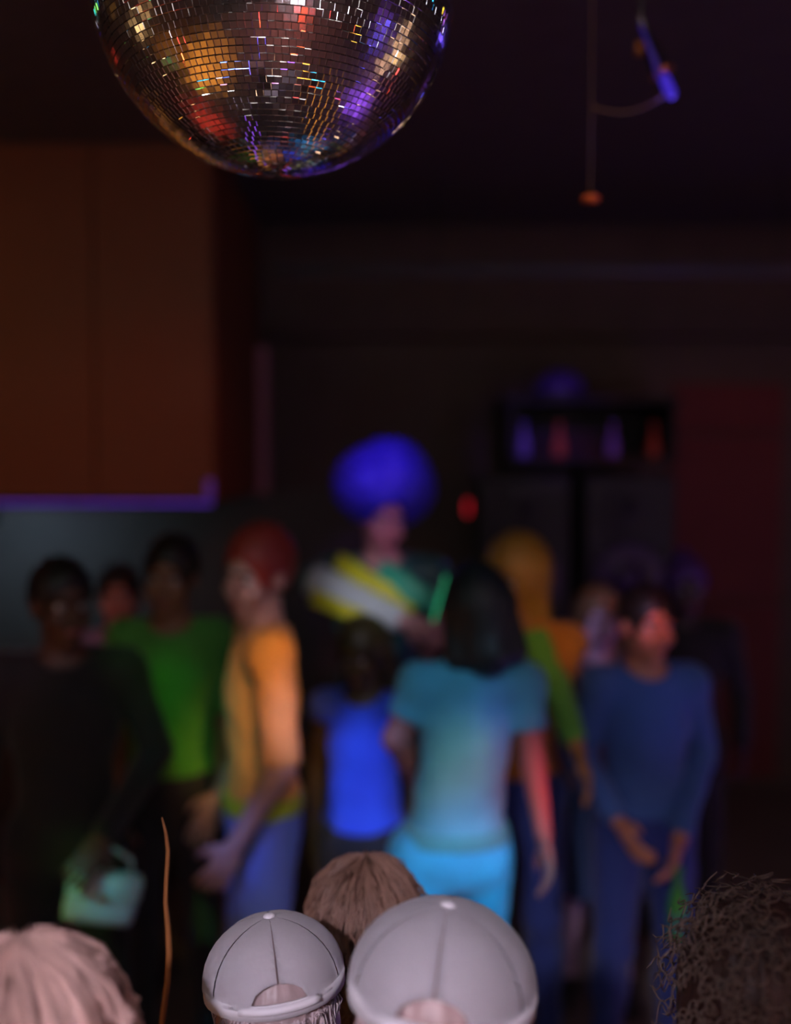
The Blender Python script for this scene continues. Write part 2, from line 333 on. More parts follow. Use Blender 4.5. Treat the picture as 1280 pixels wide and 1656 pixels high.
# ================================================================== PEOPLE
# bodies are grown as one smooth surface: tapered limbs and ellipsoids blended in a grid, then meshed
class Grid:
    def __init__(s, lo, hi, h):
        s.h = h; s.lo = np.array(lo, np.float32)
        n = np.ceil((np.array(hi) - np.array(lo)) / h).astype(int) + 1
        s.ax = [s.lo[i] + h * np.arange(n[i], dtype=np.float32) for i in range(3)]
        s.F = np.full(n, 0.15, np.float32)
    def blk(s, lo, hi):
        i0 = np.maximum(((np.array(lo) - s.lo) / s.h).astype(int), 0)
        i1 = np.minimum(((np.array(hi) - s.lo) / s.h).astype(int) + 2, s.F.shape)
        if (i1 <= i0).any(): return None
        sl = tuple(slice(a, b) for a, b in zip(i0, i1))
        return sl, s.ax[0][sl[0]][:, None, None], s.ax[1][sl[1]][None, :, None], s.ax[2][sl[2]][None, None, :]
    def comb(s, sl, d, k, sub):
        f = s.F[sl]
        if sub:
            f, d = -f, d
        if k > 0:
            hh = np.maximum(k - np.abs(f - d), 0) / k
            r = np.minimum(f, d) - hh * hh * k * 0.25
        else: r = np.minimum(f, d)
        s.F[sl] = -r if sub else r
    def cone(s, a, b, r1, r2, k=0.02, sub=False):
        a = np.array(a, np.float32); b = np.array(b, np.float32); m = max(r1, r2) + k + 4 * s.h
        q = s.blk(np.minimum(a, b) - m, np.maximum(a, b) + m)
        if q is None: return
        sl, X, Y, Z = q; ba = b - a; L = float(ba @ ba) + 1e-9
        t = np.clip(((X - a[0]) * ba[0] + (Y - a[1]) * ba[1] + (Z - a[2]) * ba[2]) / L, 0, 1)
        d = np.sqrt((X - a[0] - t * ba[0]) ** 2 + (Y - a[1] - t * ba[1]) ** 2 + (Z - a[2] - t * ba[2]) ** 2) - (r1 + (r2 - r1) * t)
        s.comb(sl, d, k, sub)
    def ell(s, c, r, R=None, k=0.02, sub=False):
        c = np.array(c, np.float32); r = np.array(r, np.float32); m = float(r.max()) + k + 4 * s.h
        q = s.blk(c - m, c + m)
        if q is None: return
        sl, X, Y, Z = q; X = X - c[0]; Y = Y - c[1]; Z = Z - c[2]
        if R is not None:
            X, Y, Z = (R[0][0] * X + R[1][0] * Y + R[2][0] * Z, R[0][1] * X + R[1][1] * Y + R[2][1] * Z, R[0][2] * X + R[1][2] * Y + R[2][2] * Z)
        k0 = np.sqrt((X / r[0]) ** 2 + (Y / r[1]) ** 2 + (Z / r[2]) ** 2)
        k1 = np.sqrt((X / r[0] ** 2) ** 2 + (Y / r[1] ** 2) ** 2 + (Z / r[2] ** 2) ** 2) + 1e-6
        s.comb(sl, k0 * (k0 - 1) / k1, k, sub)
    def full(s): return s.ax[0][:, None, None], s.ax[1][None, :, None], s.ax[2][None, None, :]
    def cut(s, d): s.F = np.maximum(s.F, d)
    def mesh(s, name):
        F = s.F; F[0] = F[-1] = 0.1; F[:, 0] = F[:, -1] = 0.1; F[:, :, 0] = F[:, :, -1] = 0.1
        I = F < 0; c = np.zeros(tuple(n - 1 for n in F.shape), np.int8)
        for i in (0, 1):
            for j in (0, 1):
                for k in (0, 1):
                    c += I[i:i + c.shape[0], j:j + c.shape[1], k:k + c.shape[2]]
        act = np.argwhere((c > 0) & (c < 8)); idx = np.full(c.shape, -1, np.int64); idx[tuple(act.T)] = np.arange(len(act))
        pos = np.zeros((len(act), 3)); cnt = np.zeros(len(act))
        cor = [np.array(v) for v in ((0,0,0),(1,0,0),(0,1,0),(1,1,0),(0,0,1),(1,0,1),(0,1,1),(1,1,1))]
        val = [F[tuple((act + v).T)] for v in cor]
        for a in range(8):
            for b in range(a + 1, 8):
                if abs(cor[a] - cor[b]).sum() != 1: continue
                x = (val[a] < 0) != (val[b] < 0)
                t = np.where(x, val[a] / np.where(x, val[a] - val[b], 1), 0)
                pos += x[:, None] * (cor[a] + t[:, None] * (cor[b] - cor[a])); cnt += x
        V = (act + pos / np.maximum(cnt, 1)[:, None]) * s.h + s.lo
        quads = []
        for ax in range(3):
            u, v = [(1, 2), (2, 0), (0, 1)][ax]
            A = I.take(range(0, I.shape[ax] - 1), ax); Bq = I.take(range(1, I.shape[ax]), ax)
            for sign in (0, 1):
                e = np.argwhere((A & ~Bq) if sign == 0 else (~A & Bq))
                if not len(e): continue
                e = e[(e[:, u] > 0) & (e[:, v] > 0) & (e[:, u] < I.shape[u] - 1) & (e[:, v] < I.shape[v] - 1)]
                du = np.zeros(3, int); du[u] = 1; dv = np.zeros(3, int); dv[v] = 1
                qd = [idx[tuple(x.T)] for x in (e - du - dv, e - dv, e, e - du)]
                quads.append(np.stack(qd if sign == 0 else qd[::-1], 1))
        Q = np.concatenate(quads) if quads else np.zeros((0, 4), int)
        Q = Q[(Q >= 0).all(1)]
        me = bpy.data.meshes.new(name); me.vertices.add(len(V)); me.vertices.foreach_set('co', V.astype(np.float32).ravel())
        me.loops.add(Q.size); me.loops.foreach_set('vertex_index', Q.astype(np.int32).ravel())
        me.polygons.add(len(Q)); me.polygons.foreach_set('loop_start', np.arange(0, Q.size, 4, dtype=np.int32)); me.polygons.foreach_set('loop_total', np.full(len(Q), 4, np.int32))
        me.polygons.foreach_set('use_smooth', np.ones(len(Q), bool)); me.update(calc_edges=True); me.validate()
        return me

def rot(yaw=0, pitch=0, roll=0):   # head turn in degrees: yaw to the image right, pitch down, roll to the image right
    return np.array((Matrix.Rotation(math.radians(yaw), 3, 'Z') @ Matrix.Rotation(math.radians(pitch), 3, 'X') @ Matrix.Rotation(math.radians(roll), 3, 'Y')))

EYE = {}
def person(label, px, top, d, rz, skin, base=0.0, pose=None, hair='short', haircol='dark', head=(0, 0, 0), lean=(0, 0), shirt=None, sleeve=0.6, hem=0.9, trousers=None, skirt=None, belt=None,
           shoes=None, vox=0.010, wide=1.0, cap=False, face=True, group='dancers on the floor', build=1.0):
    foot = at(px, top, d); H = foot.z - base; s = H / 1.75
    pose = pose or {}
    def J(n, default, sc=1):
        p = pose.get(n, default)
        if p[0] == 'px':      # a place seen in the photo, at a known distance
            v = at(*p[1:]) - Vector((foot.x, d, base)); v.rotate(Euler((0, 0, -rz))); return np.array(v)
        p = np.array(p, float)
        if p[2] > 0.9: p = p + np.array((lean[0], lean[1], 0)) * (p[2] - 0.9)
        return p * s
    sw = 0.175 * wide
    pel = J('pelvis', (0, 0, 0.94)); wai = J('waist', (0, 0, 1.08)); che = J('chest', (0, 0, 1.27)); nek = J('neck', (0, 0.012, 1.46)); hd = J('head', (0, -0.012, 1.622))
    sho = [J('shoulder_l', (-sw, 0.005, 1.415)), J('shoulder_r', (sw, 0.005, 1.415))]
    elb = [J('elbow_l', (-sw - 0.07, 0.03, 1.14)), J('elbow_r', (sw + 0.07, 0.03, 1.14))]
    wri = [J('wrist_l', (-sw - 0.08, -0.08, 0.91)), J('wrist_r', (sw + 0.08, -0.08, 0.91))]
    hip = [J('hip_l', (-0.085, 0, 0.9)), J('hip_r', (0.085, 0, 0.9))]
    kne = [J('knee_l', (-0.11, -0.03, 0.5)), J('knee_r', (0.11, -0.03, 0.5))]
    ank = [J('ankle_l', (-0.12, 0.03, 0.085)), J('ankle_r', (0.12, 0.03, 0.085))]
    Rh = rot(*head)
    b = build; allp = np.array(sho + elb + wri + kne + ank + [pel, hd])
    lo = allp.min(0) - 0.24 * s; hi = allp.max(0) + 0.24 * s; lo[2] = -0.02
    def prims(g, groups, inf=0.0, cutarm=1.0):
        if 'torso' in groups:
            g.ell(che, ((0.152 * wide * b + inf / s) * s, (0.102 * b) * s + inf, 0.2 * s + inf), k=0.02)
            g.ell(wai, (0.128 * b * s + inf, 0.092 * b * s + inf, 0.17 * s + inf), k=0.04)
            for i in (0, 1):
                g.cone(nek - np.array((0, 0, 0.03 * s)), sho[i], 0.05 * s + inf, 0.05 * s + inf, k=0.05)
        if 'pelvis' in groups: g.ell(pel, (0.158 * b * s + inf, 0.108 * b * s + inf, 0.13 * s + inf), k=0.04)
        for i in (0, 1):
            if 'armU' in groups:
                e = sho[i] + (elb[i] - sho[i]) * min(1, cutarm)
                g.cone(sho[i], e, 0.05 * b * s + inf, (0.05 - 0.013 * min(1, cutarm)) * s + inf, k=0.03)
            if 'armF' in groups:
                t = 1.0 if 'hand' in groups else min(1, max(0, cutarm - 1))
                if t > 0: g.cone(elb[i], elb[i] + (wri[i] - elb[i]) * t, 0.038 * s + inf, (0.038 - 0.013 * t) * s + inf, k=0.015)
            if 'thigh' in groups: g.cone(hip[i], kne[i], 0.085 * b * s + inf, 0.053 * s + inf, k=0.03)
            if 'calf' in groups:
                g.cone(kne[i], ank[i], 0.05 * s + inf, 0.036 * s + inf, k=0.02)
                mid = kne[i] * 0.68 + ank[i] * 0.32 + np.array((0, 0.018, 0)) * s
                g.ell(mid, (0.05 * s + inf, 0.055 * s + inf, 0.11 * s + inf), k=0.03)
            if 'foot' in groups:
                toe = ank[i] + np.array(((-1) ** (i + 1) * 0.02, -0.17, -0.045)) * s
                g.cone(ank[i] + np.array((0, 0.03, -0.045)) * s, toe, 0.036 * s + inf, 0.03 * s + inf, k=0.03)
                g.cone(ank[i], ank[i] + np.array((0, -0.03, -0.03)) * s, 0.036 * s + inf, 0.036 * s + inf, k=0.03)
    def hp(x, y, z): return hd + Rh @ (np.array((x, y, z)) * s)
    # ---- body
    g = Grid(lo, hi, vox * s)
    prims(g, ('torso', 'pelvis', 'armU', 'armF', 'hand', 'thigh', 'calf', 'foot'))
    g.cone(nek - np.array((0, 0, 0.05 * s)), hd + Rh @ np.array((0, 0.02, -0.04)) * s, 0.058 * s, 0.05 * s, k=0.03)
    g.ell(hp(0, 0.012, 0.018), (0.076 * s, 0.094 * s, 0.102 * s), Rh, k=0)
    g.ell(hp(0, -0.022, -0.055), (0.057 * s, 0.066 * s, 0.07 * s), Rh, k=0.03)
    g.ell(hp(0, -0.066, -0.103), (0.024 * s, 0.02 * s, 0.018 * s), Rh, k=0.025)
    for i in (-1, 1):
        g.ell(hp(0.034 * i, -0.09, 0.005), (0.018 * s, 0.013 * s, 0.012 * s), Rh, k=0.012, sub=True)
        g.ell(hp(0.04 * i, -0.066, -0.035), (0.026 * s, 0.02 * s, 0.022 * s), Rh, k=0.02)
        g.ell(hp(0.078 * i, 0.012, -0.008), (0.010 * s, 0.02 * s, 0.032 * s), Rh, k=0.006)
        g.cone(hp(0.012 * i, -0.09, 0.022), hp(0.05 * i, -0.074, 0.022), 0.009 * s, 0.007 * s, k=0.01)
    g.cone(hp(0, -0.09, 0.012), hp(0, -0.112, -0.032), 0.008 * s, 0.013 * s, k=0.012)
    g.ell(hp(0, -0.092, -0.064), (0.024 * s, 0.011 * s, 0.011 * s), Rh, k=0.008)
    for i in (0, 1):   # hands: palm, four bent fingers, thumb off the side
        f = wri[i] - elb[i]; f = f / (np.linalg.norm(f) + 1e-9)
        side = (-1.0, 1.0)[i]
        n = np.array(pose.get('palm_l' if i == 0 else 'palm_r', (-side, 0, 0.0)), float); n = n - f * (n @ f); n /= np.linalg.norm(n) + 1e-9
        w_ = np.cross(n, f) * (-side)
        if w_[1] > 0 and abs(w_[1]) > 0.4: w_ = -w_      # thumb side faces forward
        pc = wri[i] + f * 0.05 * s
        Rp = np.stack((w_, n, f), 1)
        g.ell(pc, (0.041 * s, 0.017 * s, 0.055 * s), Rp, k=0.012)
        for q_ in range(4):
            ln = (0.07, 0.08, 0.075, 0.058)[q_] * s
            a0 = wri[i] + f * 0.085 * s + w_ * (0.03 - 0.02 * q_) * s
            d1 = f + n * 0.25 + w_ * (0.14 - 0.09 * q_); d1 /= np.linalg.norm(d1); d2 = f + n * 0.9; d2 /= np.linalg.norm(d2)
            a1 = a0 + d1 * ln * 0.55; g.cone(a0, a1, 0.0098 * s, 0.009 * s, k=0.004); g.cone(a1, a1 + d2 * ln * 0.5, 0.009 * s, 0.0078 * s, k=0.002)
        t0_ = wri[i] + f * 0.025 * s + w_ * 0.03 * s; t1_ = t0_ + (f * 0.6 + w_ * 0.7 + n * 0.25) * 0.042 * s
        g.cone(t0_, t1_, 0.014 * s, 0.0105 * s, k=0.01); g.cone(t1_, t1_ + (f * 0.9 + w_ * 0.25 + n * 0.2) * 0.03 * s, 0.0105 * s, 0.0085 * s, k=0.003)
    me = g.mesh('person'); me.materials.append(skin)
    o = bpy.data.objects.new('person', me); o.location = (foot.x, d, base); o.rotation_euler = (0, 0, rz); link(o)
    tag(o, label, 'person', group)
    def child(name, mesh, m, lb=None):
        mesh.materials.append(m); c = bpy.data.objects.new(name, mesh); link(c, o)
        if lb: c['label'] = lb
        return c
    def wr(g, amp=0.004):
        X, Y, Z = g.full()
        g.F = g.F + (amp * s * (np.sin(X * 34 + Z * 21 + 2 * np.sin(Y * 17)) * np.sin(Z * 27 - X * 9 + Y * 15))).astype(np.float32)
    # ---- clothes
    if shirt is not None:
        g = Grid(lo, hi, vox * s); prims(g, ('torso', 'pelvis', 'armU', 'armF'), 0.013 * s, sleeve); wr(g, 0.003)
        X, Y, Z = g.full(); g.cut(hem * s - Z + 0 * X + 0 * Y)
        g.ell(nek + np.array((0, -0.03, 0.05)) * s, (0.082 * s, 0.1 * s, 0.085 * s), k=0.006, sub=True)
        # open sleeve ends
        for i in (0, 1):
            if sleeve < 1:
                e = sho[i] + (elb[i] - sho[i]) * sleeve; v = (elb[i] - sho[i]) / np.linalg.norm(elb[i] - sho[i])
                g.cone(e + v * 0.055 * s, e + v * 0.1 * s, 0.062 * s, 0.07 * s, k=0, sub=True)
        child('shirt', g.mesh('shirt'), shirt)
    if trousers is not None:
        g = Grid(lo, hi, vox * s); prims(g, ('pelvis', 'thigh', 'calf'), 0.014 * s); wr(g, 0.003)
        g.ell(wai - np.array((0, 0, 0.05)) * s, (0.125 * s, 0.092 * s, 0.1 * s), k=0.03)
        X, Y, Z = g.full(); g.cut(Z - 1.0 * s + 0 * X + 0 * Y); g.cut(0.07 * s - Z + 0 * X + 0 * Y); child('trousers', g.mesh('trousers'), trousers)
    if skirt is not None:
        m_, z0, z1, r0, r1 = skirt
        g = Grid(lo, hi, vox * s); X, Y, Z = g.full(); X = X - pel[0]; Y = (Y - pel[1]) * 1.25
        th = np.arctan2(Y, X); t = np.clip((z1 * s - Z) / ((z1 - z0) * s), 0, 1)
        R_ = (r1 + (r0 - r1) * t ** 0.8) * s * (1 + 0.06 * t * np.sin(9 * th) + 0.03 * t * np.sin(17 * th + 1))
        g.F = np.maximum(np.maximum(np.sqrt(X * X + Y * Y) - R_, Z - z1 * s), z0 * s - Z).astype(np.float32); child('skirt', g.mesh('skirt'), m_)
    if belt is not None:
        g = Grid(lo, hi, vox * s * 0.8); prims(g, ('pelvis', 'torso'), 0.02 * s); X, Y, Z = g.full(); g.cut(np.abs(Z - 0.985 * s) - 0.024 * s + 0 * X + 0 * Y)
        child('belt', g.mesh('belt'), belt)
    g = Grid(lo, hi, vox * s); prims(g, ('foot',), 0.01 * s); X, Y, Z = g.full(); g.cut(-0.0 - Z + 0 * X + 0 * Y); g.cut(Z - 0.11 * s + 0 * X + 0 * Y)
    child('shoes', g.mesh('shoes'), shoes or M_black)
    # ---- hair
    if hair:
        big = {'afro': 0.12, 'long': 0.03, 'bob': 0.03, 'full': 0.05}.get(hair, 0.02)
        if cap: big = 0.006
        g = Grid(hd - 0.36 * s, hd + 0.34 * s, 0.0075 * s)
        if hair == 'afro':
            g.ell(hp(0, 0.055, 0.10), (0.19 * s, 0.165 * s, 0.15 * s), Rh, k=0); g.ell(hp(0.02, 0.05, 0.17), (0.11 * s, 0.11 * s, 0.11 * s), Rh, k=0.05)
        else:
            g.ell(hp(0, 0.022, 0.026), ((0.08 + big * 0.6) * s, (0.098 + big * 0.5) * s, (0.104 + big * 0.5) * s), Rh, k=0)
        if hair in ('long', 'bob', 'full'):
            dn = {'long': -0.27, 'bob': -0.12, 'full': -0.16}[hair]
            for i in (-1, 1): g.cone(hp(0.065 * i, 0.03, 0.02), hp(0.078 * i, 0.04, dn), 0.04 * s, (0.03 + big * 0.4) * s, k=0.03)
            g.cone(hp(0, 0.06, 0.02), hp(0, 0.075, dn), 0.07 * s, (0.05 + big * 0.5) * s, k=0.04)
        if hair == 'bun': g.ell(hp(0, 0.09, 0.11), (0.055 * s,) * 3, Rh, k=0.015)
        X, Y, Z = g.full(); X = X - hd[0]; Y = Y - hd[1]; Z = Z - hd[2]
        if hair == 'afro': nz = 0.011 * (np.sin(X * 120 + 3 * np.sin(Z * 40)) * np.sin(Y * 110 + 2 * np.sin(X * 50)) * np.sin(Z * 125) )
        else:
            th = np.arctan2(X, Y + 0.001); nz = 0.0022 * (np.sin(th * 34 + 2.5 * np.sin(Z * 26)) + 0.6 * np.sin(th * 61 + 3 * np.sin(Z * 17 + 1)))
        g.F = g.F + (nz * s).astype(np.float32)
        g.ell(hp(0, -0.1, -0.035 if hair != 'afro' else -0.015), (0.066 * s, 0.085 * s, 0.098 * s), Rh, k=0.012, sub=True)
        if hair in ('short', 'bun'):
            g.ell(hp(0, -0.03, -0.12), (0.12 * s, 0.13 * s, 0.09 * s), Rh, k=0.01, sub=True)
            for i in (-1, 1): g.ell(hp(0.085 * i, -0.005, -0.02), (0.02 * s, 0.03 * s, 0.04 * s), Rh, k=0.005, sub=True)
        child('hair', g.mesh('hair'), haircol)
    # ---- face details
    if face:
        for i in (-1, 1):
            bm = B(); bmesh.ops.create_uvsphere(bm, u_segments=12, v_segments=8, radius=0.0125 * s)
            e = obj('eye', bm, mat('eye_white', (0.7, 0.68, 0.66), 0.2), o, True); e.location = hp(0.033 * i, -0.0735, 0.006)
            bm = B(); bmesh.ops.create_uvsphere(bm, u_segments=10, v_segments=8, radius=0.0062 * s)
            c = obj('iris', bm, mat('iris_dark', (0.02, 0.012, 0.01), 0.2), e, True); c.location = Rh @ (np.array((0, -0.0085, 0)) * s)
        g = Grid(hd - 0.13 * s, hd + 0.13 * s, 0.0032 * s)
        for i in (-1, 1): g.cone(hp(0.014 * i, -0.0985, 0.029), hp(0.05 * i, -0.0815, 0.03), 0.0058 * s, 0.0035 * s, k=0)
        child('eyebrows', g.mesh('eyebrows'), mat('brow_hair', (0.015, 0.01, 0.008), 0.8))
        g = Grid(hd - 0.13 * s, hd + 0.13 * s, 0.0032 * s)
        for z, rr in ((-0.0605, 0.0052), (-0.0690, 0.0062)):
            for i in (-1, 1): g.cone(hp(0, -0.1015, z), hp(0.021 * i, -0.094, -0.065), rr * s, 0.0025 * s, k=0.002)
        child('lips', g.mesh('lips'), mat('lip_skin', (0.35, 0.1, 0.09), 0.45))
    # ---- baseball cap worn with the peak away from the camera
    if cap:
        base_c = hp(0, 0.012, 0.038); Mw = Matrix.Translation(Vector(base_c)) @ Matrix(Rh.tolist()).to_4x4()
        rx, ry, rzz = 0.122 * s, 0.132 * s, 0.108 * s
        def dome(th, ph, inf=1.0): return Mw @ Vector((rx * inf * math.cos(ph) * math.sin(th), ry * inf * math.cos(ph) * math.cos(th), rzz * inf * math.sin(ph) ** 0.92 if ph > 0 else 0))
        bm = B(); rr = []
        for k in range(36):
            th = 2 * PI * k / 36
            rr.append([bm.verts.new(Mw @ Vector((rx * f_ * math.sin(th), ry * f_ * math.cos(th), z * s))) for f_, z in ((0.97, -0.012), (1.01, -0.012), (1.01, 0.012), (0.97, 0.012))])
        for k in range(36):
            for j in range(4): bm.faces.new((rr[k][j], rr[(k + 1) % 36][j], rr[(k + 1) % 36][(j + 1) % 4], rr[k][(j + 1) % 4]))
        c = obj('cap', bm, cap, o, True)
        for kk in range(6):
            bm = B(); ga = 0.035; a0, a1 = 2 * PI * kk / 6 + ga * 0.4, 2 * PI * (kk + 1) / 6 - ga * 0.4
            nu, nv = 10, 10; vs_ = {}
            back = kk in (0, 5)                       # th = 0 looks backward (+Y): a half-moon opening over the strap
            for u in range(nu + 1):
                th = a0 + (a1 - a0) * u / nu
                tb = th if th < PI else th - 2 * PI
                p0_ = 0.36 * math.sqrt(max(0, 1 - (tb / 0.42) ** 2)) if back and abs(tb) < 0.42 else 0.03
                bulge = math.sin(PI * u / nu) * 0.018
                for v in range(nv + 1):
                    ph = p0_ + (PI / 2 - 0.03 - p0_) * v / nv
                    vs_[u, v] = bm.verts.new(dome(th, ph, 1.0 + bulge * math.cos(ph)))
            for u in range(nu):
                for v in range(nv): bm.faces.new((vs_[u, v], vs_[u + 1, v], vs_[u + 1, v + 1], vs_[u, v + 1]))
            bmesh.ops.solidify(bm, geom=bm.faces[:], thickness=0.0025)
            obj('panel', bm, cap, c, True)
        obj('button', lathe(B(), [(0.004, 0.004), (0.01 * s, 0.002), (0.011 * s, -0.002), (0.006, -0.006)], 14, Mw @ Matrix.Translation((0, 0, rzz))), cap, c, True)
        bm = B(); top = []; bot = []
        for k in range(21):
            a_ = PI + (k / 20 - 0.5) * 2.1
            i_ = Vector((rx * math.sin(a_), ry * math.cos(a_), 0)); ot = Vector((rx * 1.05 * math.sin(a_), ry * math.cos(a_) - 0.075 * s * math.cos((k / 20 - 0.5) * PI) ** 0.6 if 0 < k < 20 else ry * math.cos(a_), 0))
            dz = -0.03 * s * (k / 10 - 1) ** 2
            top.append((bm.verts.new(Mw @ (i_ + Vector((0, 0, 0.004)))), bm.verts.new(Mw @ (ot + Vector((0, 0, dz + 0.002))))))
            bot.append((bm.verts.new(Mw @ (i_ - Vector((0, 0, 0.002)))), bm.verts.new(Mw @ (ot + Vector((0, 0, dz - 0.003))))))
        for k in range(20):
            bm.faces.new((top[k][0], top[k + 1][0], top[k + 1][1], top[k][1])); bm.faces.new((bot[k][0], bot[k][1], bot[k + 1][1], bot[k + 1][0])); bm.faces.new((top[k][1], top[k + 1][1], bot[k + 1][1], bot[k][1]))
        obj('peak', bm, cap, c, True)
        bm = B()
        tube(bm, [Mw @ Vector((rx * 1.02 * math.sin(t), ry * 1.02 * math.cos(t), 0.004 * s)) for t in np.linspace(-0.55, 0.55, 12)], 0.007 * s, 6)
        obj('strap', bm, cap, c, True)
    o['_s'] = s
    return o

def sk(name, c): return mat('skin_' + name, c, 0.5, var=0.06, scale=40)
def fab(name, c, **k): return mat('fabric_' + name, c, k.pop('rough', 0.85), var=k.pop('var', 0.14), scale=k.pop('scale', 30), bump=0.15, sheen=0.2, **k)
def hr(name, c): return mat('hair_' + name, c, 0.45, var=0.35, scale=70, stretch=(1, 1, 0.15))
H_dark = hr('black', (0.012, 0.009, 0.008)); H_brown = hr('brown', (0.12, 0.06, 0.03))
F_black = fab('black', (0.012, 0.011, 0.012)); F_dark = fab('charcoal', (0.03, 0.03, 0.04)); F_navy = fab('navy', (0.02, 0.04, 0.2))
BACK = PI

AP = person('tall person in a black jacket, a dark silhouette at the far left', 100, 905, 3.0, 0.3, sk('deep', (0.1, 0.045, 0.025)), hair='short', haircol=H_dark, shirt=F_black, sleeve=1.95, trousers=F_black, head=(20, 5, 0),
       pose={'wrist_r': ('px', 168, 1352, 2.8), 'elbow_r': (0.27, 0.02, 1.15), 'palm_r': (0, 1, 0)})
person('person in a mauve shirt behind the black-jacketed silhouette', 192, 915, 3.95, 0.15, sk('warm', (0.42, 0.17, 0.11)), hair='short', haircol=H_dark, shirt=fab('mauve', (0.3, 0.2, 0.28)), sleeve=1.9, trousers=F_dark, wide=0.9,
       pose={'elbow_r': (0.24, 0.0, 1.15), 'wrist_r': (0.18, -0.1, 0.92)})
person('tall dancer in a green shirt under the end of the violet strip', 275, 868, 3.4, 0.1, sk('tan', (0.32, 0.15, 0.08)), hair='short', haircol=H_dark, shirt=fab('green', (0.1, 0.4, 0.06)), sleeve=0.9, hem=0.85, trousers=F_dark, head=(-8, 8, 6), wide=0.85,
       pose={'elbow_r': (0.18, 0.04, 1.15), 'wrist_r': (0.15, -0.06, 0.92), 'elbow_l': (-0.18, 0.04, 1.15), 'wrist_l': (-0.15, -0.06, 0.92)})
person('dancer in a loose orange shirt with yellow-green belt and blue jeans', 422, 852, 3.0, -1.3, sk('rose', (0.5, 0.3, 0.25)), hair='short', haircol=hr('red_lit', (0.3, 0.04, 0.03)), shirt=fab('orange', (0.75, 0.40, 0.15)), sleeve=0.95, hem=0.985, trousers=fab('jeans_blue', (0.16, 0.24, 0.7)),  # red light on this head is put into the hair colour
       belt=fab('lime', (0.45, 0.6, 0.03)), head=(40, 12, 8), lean=(0.0, 0), wide=0.88, build=0.9,
       pose={'elbow_r': (0.22, 0.02, 1.13), 'wrist_r': (0.2, -0.1, 0.93), 'elbow_l': (-0.22, 0.02, 1.13), 'wrist_l': (-0.2, -0.1, 0.93)})
person('dancer with long dark hair in a bright blue vest, in front of the podium', 588, 1002, 3.3, -0.2, sk('olive', (0.12, 0.08, 0.035)), hair='long', haircol=hr('dark_olive', (0.05, 0.04, 0.015)), shirt=fab('bright_blue', (0.05, 0.12, 0.85), var=0.05), sleeve=0.06, hem=0.87, trousers=F_dark, head=(-14, 16, -6), wide=0.82,
       pose={'elbow_l': (-0.2, 0.06, 1.16), 'wrist_l': (-0.19, 0.0, 0.93), 'elbow_r': (0.2, 0.06, 1.16), 'wrist_r': (0.19, 0.0, 0.93)})
EC = person('dancer in a cyan T-shirt and cyan jeans seen from behind', 735, 918, 2.88, BACK + 0.1, sk('pink', (0.34, 0.14, 0.13)), hair='bob', haircol=hr('teal_black', (0.01, 0.02, 0.024)), shirt=fab('cyan', (0.08, 0.40, 0.55)), sleeve=0.55, hem=1.0, trousers=fab('jeans_cyan', (0.03, 0.42, 0.72)), belt=fab('teal_band', (0.05, 0.3, 0.34)), face=False, lean=(-0.1, 0.0), head=(0, 10, 6), wide=0.86, build=0.92,
       pose={'elbow_l': ('px', 862, 1230, 2.86), 'wrist_l': ('px', 880, 1350, 2.76), 'elbow_r': ('px', 640, 1195, 2.84), 'wrist_r': ('px', 672, 1262, 3.02), 'knee_l': (-0.1, -0.1, 0.52), 'hip_r': (0.1, 0, 0.92)})
JC = person('dancer on the podium with big curly blue hair and a sequinned jacket', 612, 778, 3.75, 0.1, sk('face', (0.6, 0.3, 0.32)), base=0.2, hair='afro', haircol=hr('blue', (0.05, 0.04, 0.55)), shirt=fab('teal_sequin', (0.03, 0.12, 0.14), rough=0.4), sleeve=1.0, trousers=F_dark, head=(12, 16, 6), lean=(0.02, -0.05), wide=1.05,
       pose={'elbow_l': ('px', 505, 938, 3.6), 'wrist_l': ('px', 655, 1005, 3.42), 'palm_l': (0, 1, 0.2), 'elbow_r': ('px', 728, 985, 3.7), 'wrist_r': ('px', 700, 1050, 3.55)})
FP = person('dancer in a mustard top with one green sleeve, right of the cyan dancer', 832, 872, 3.4, -0.3, sk('amber', (0.4, 0.2, 0.06)), hair='full', haircol=hr('golden', (0.35, 0.2, 0.03)), shirt=fab('mustard', (0.55, 0.2, 0.02)), sleeve=0.6, trousers=F_navy, head=(-20, 10, 10),
       pose={'elbow_r': ('px', 900, 1115, 3.22), 'wrist_r': ('px', 936, 1218, 3.1), 'elbow_l': (-0.22, 0.02, 1.14), 'wrist_l': (-0.2, -0.08, 0.92)})
person('woman with long blond hair between the mustard top and the red-lit face', 970, 950, 3.75, -0.1, sk('lilac', (0.5, 0.36, 0.42)), hair='long', haircol=hr('blond', (0.2, 0.13, 0.06)), shirt=fab('dusty_mauve', (0.22, 0.14, 0.22)), sleeve=0.5, trousers=None, skirt=(fab('slate', (0.03, 0.06, 0.16)), 0.5, 1.0, 0.24, 0.14), head=(0, 8, -4), wide=0.88)
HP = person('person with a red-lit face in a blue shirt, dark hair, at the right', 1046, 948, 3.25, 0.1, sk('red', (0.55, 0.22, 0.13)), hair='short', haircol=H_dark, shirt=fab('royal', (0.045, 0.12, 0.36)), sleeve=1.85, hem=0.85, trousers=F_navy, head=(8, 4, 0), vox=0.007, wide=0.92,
       pose={'elbow_r': (0.22, 0.03, 1.16), 'wrist_r': ('px', 1098, 1362, 3.08), 'elbow_l': (-0.22, 0.03, 1.16), 'wrist_l': (-0.14, -0.16, 0.99)})
person('shadowed person with violet-lit hair behind the red-lit face', 1112, 905, 4.35, -0.3, sk('shade', (0.06, 0.03, 0.04)), hair='bun', haircol=hr('violet', (0.1, 0.04, 0.25)), shirt=F_black, sleeve=1.9, trousers=F_black, head=(15, 5, 0))  # violet light put into the hair colour
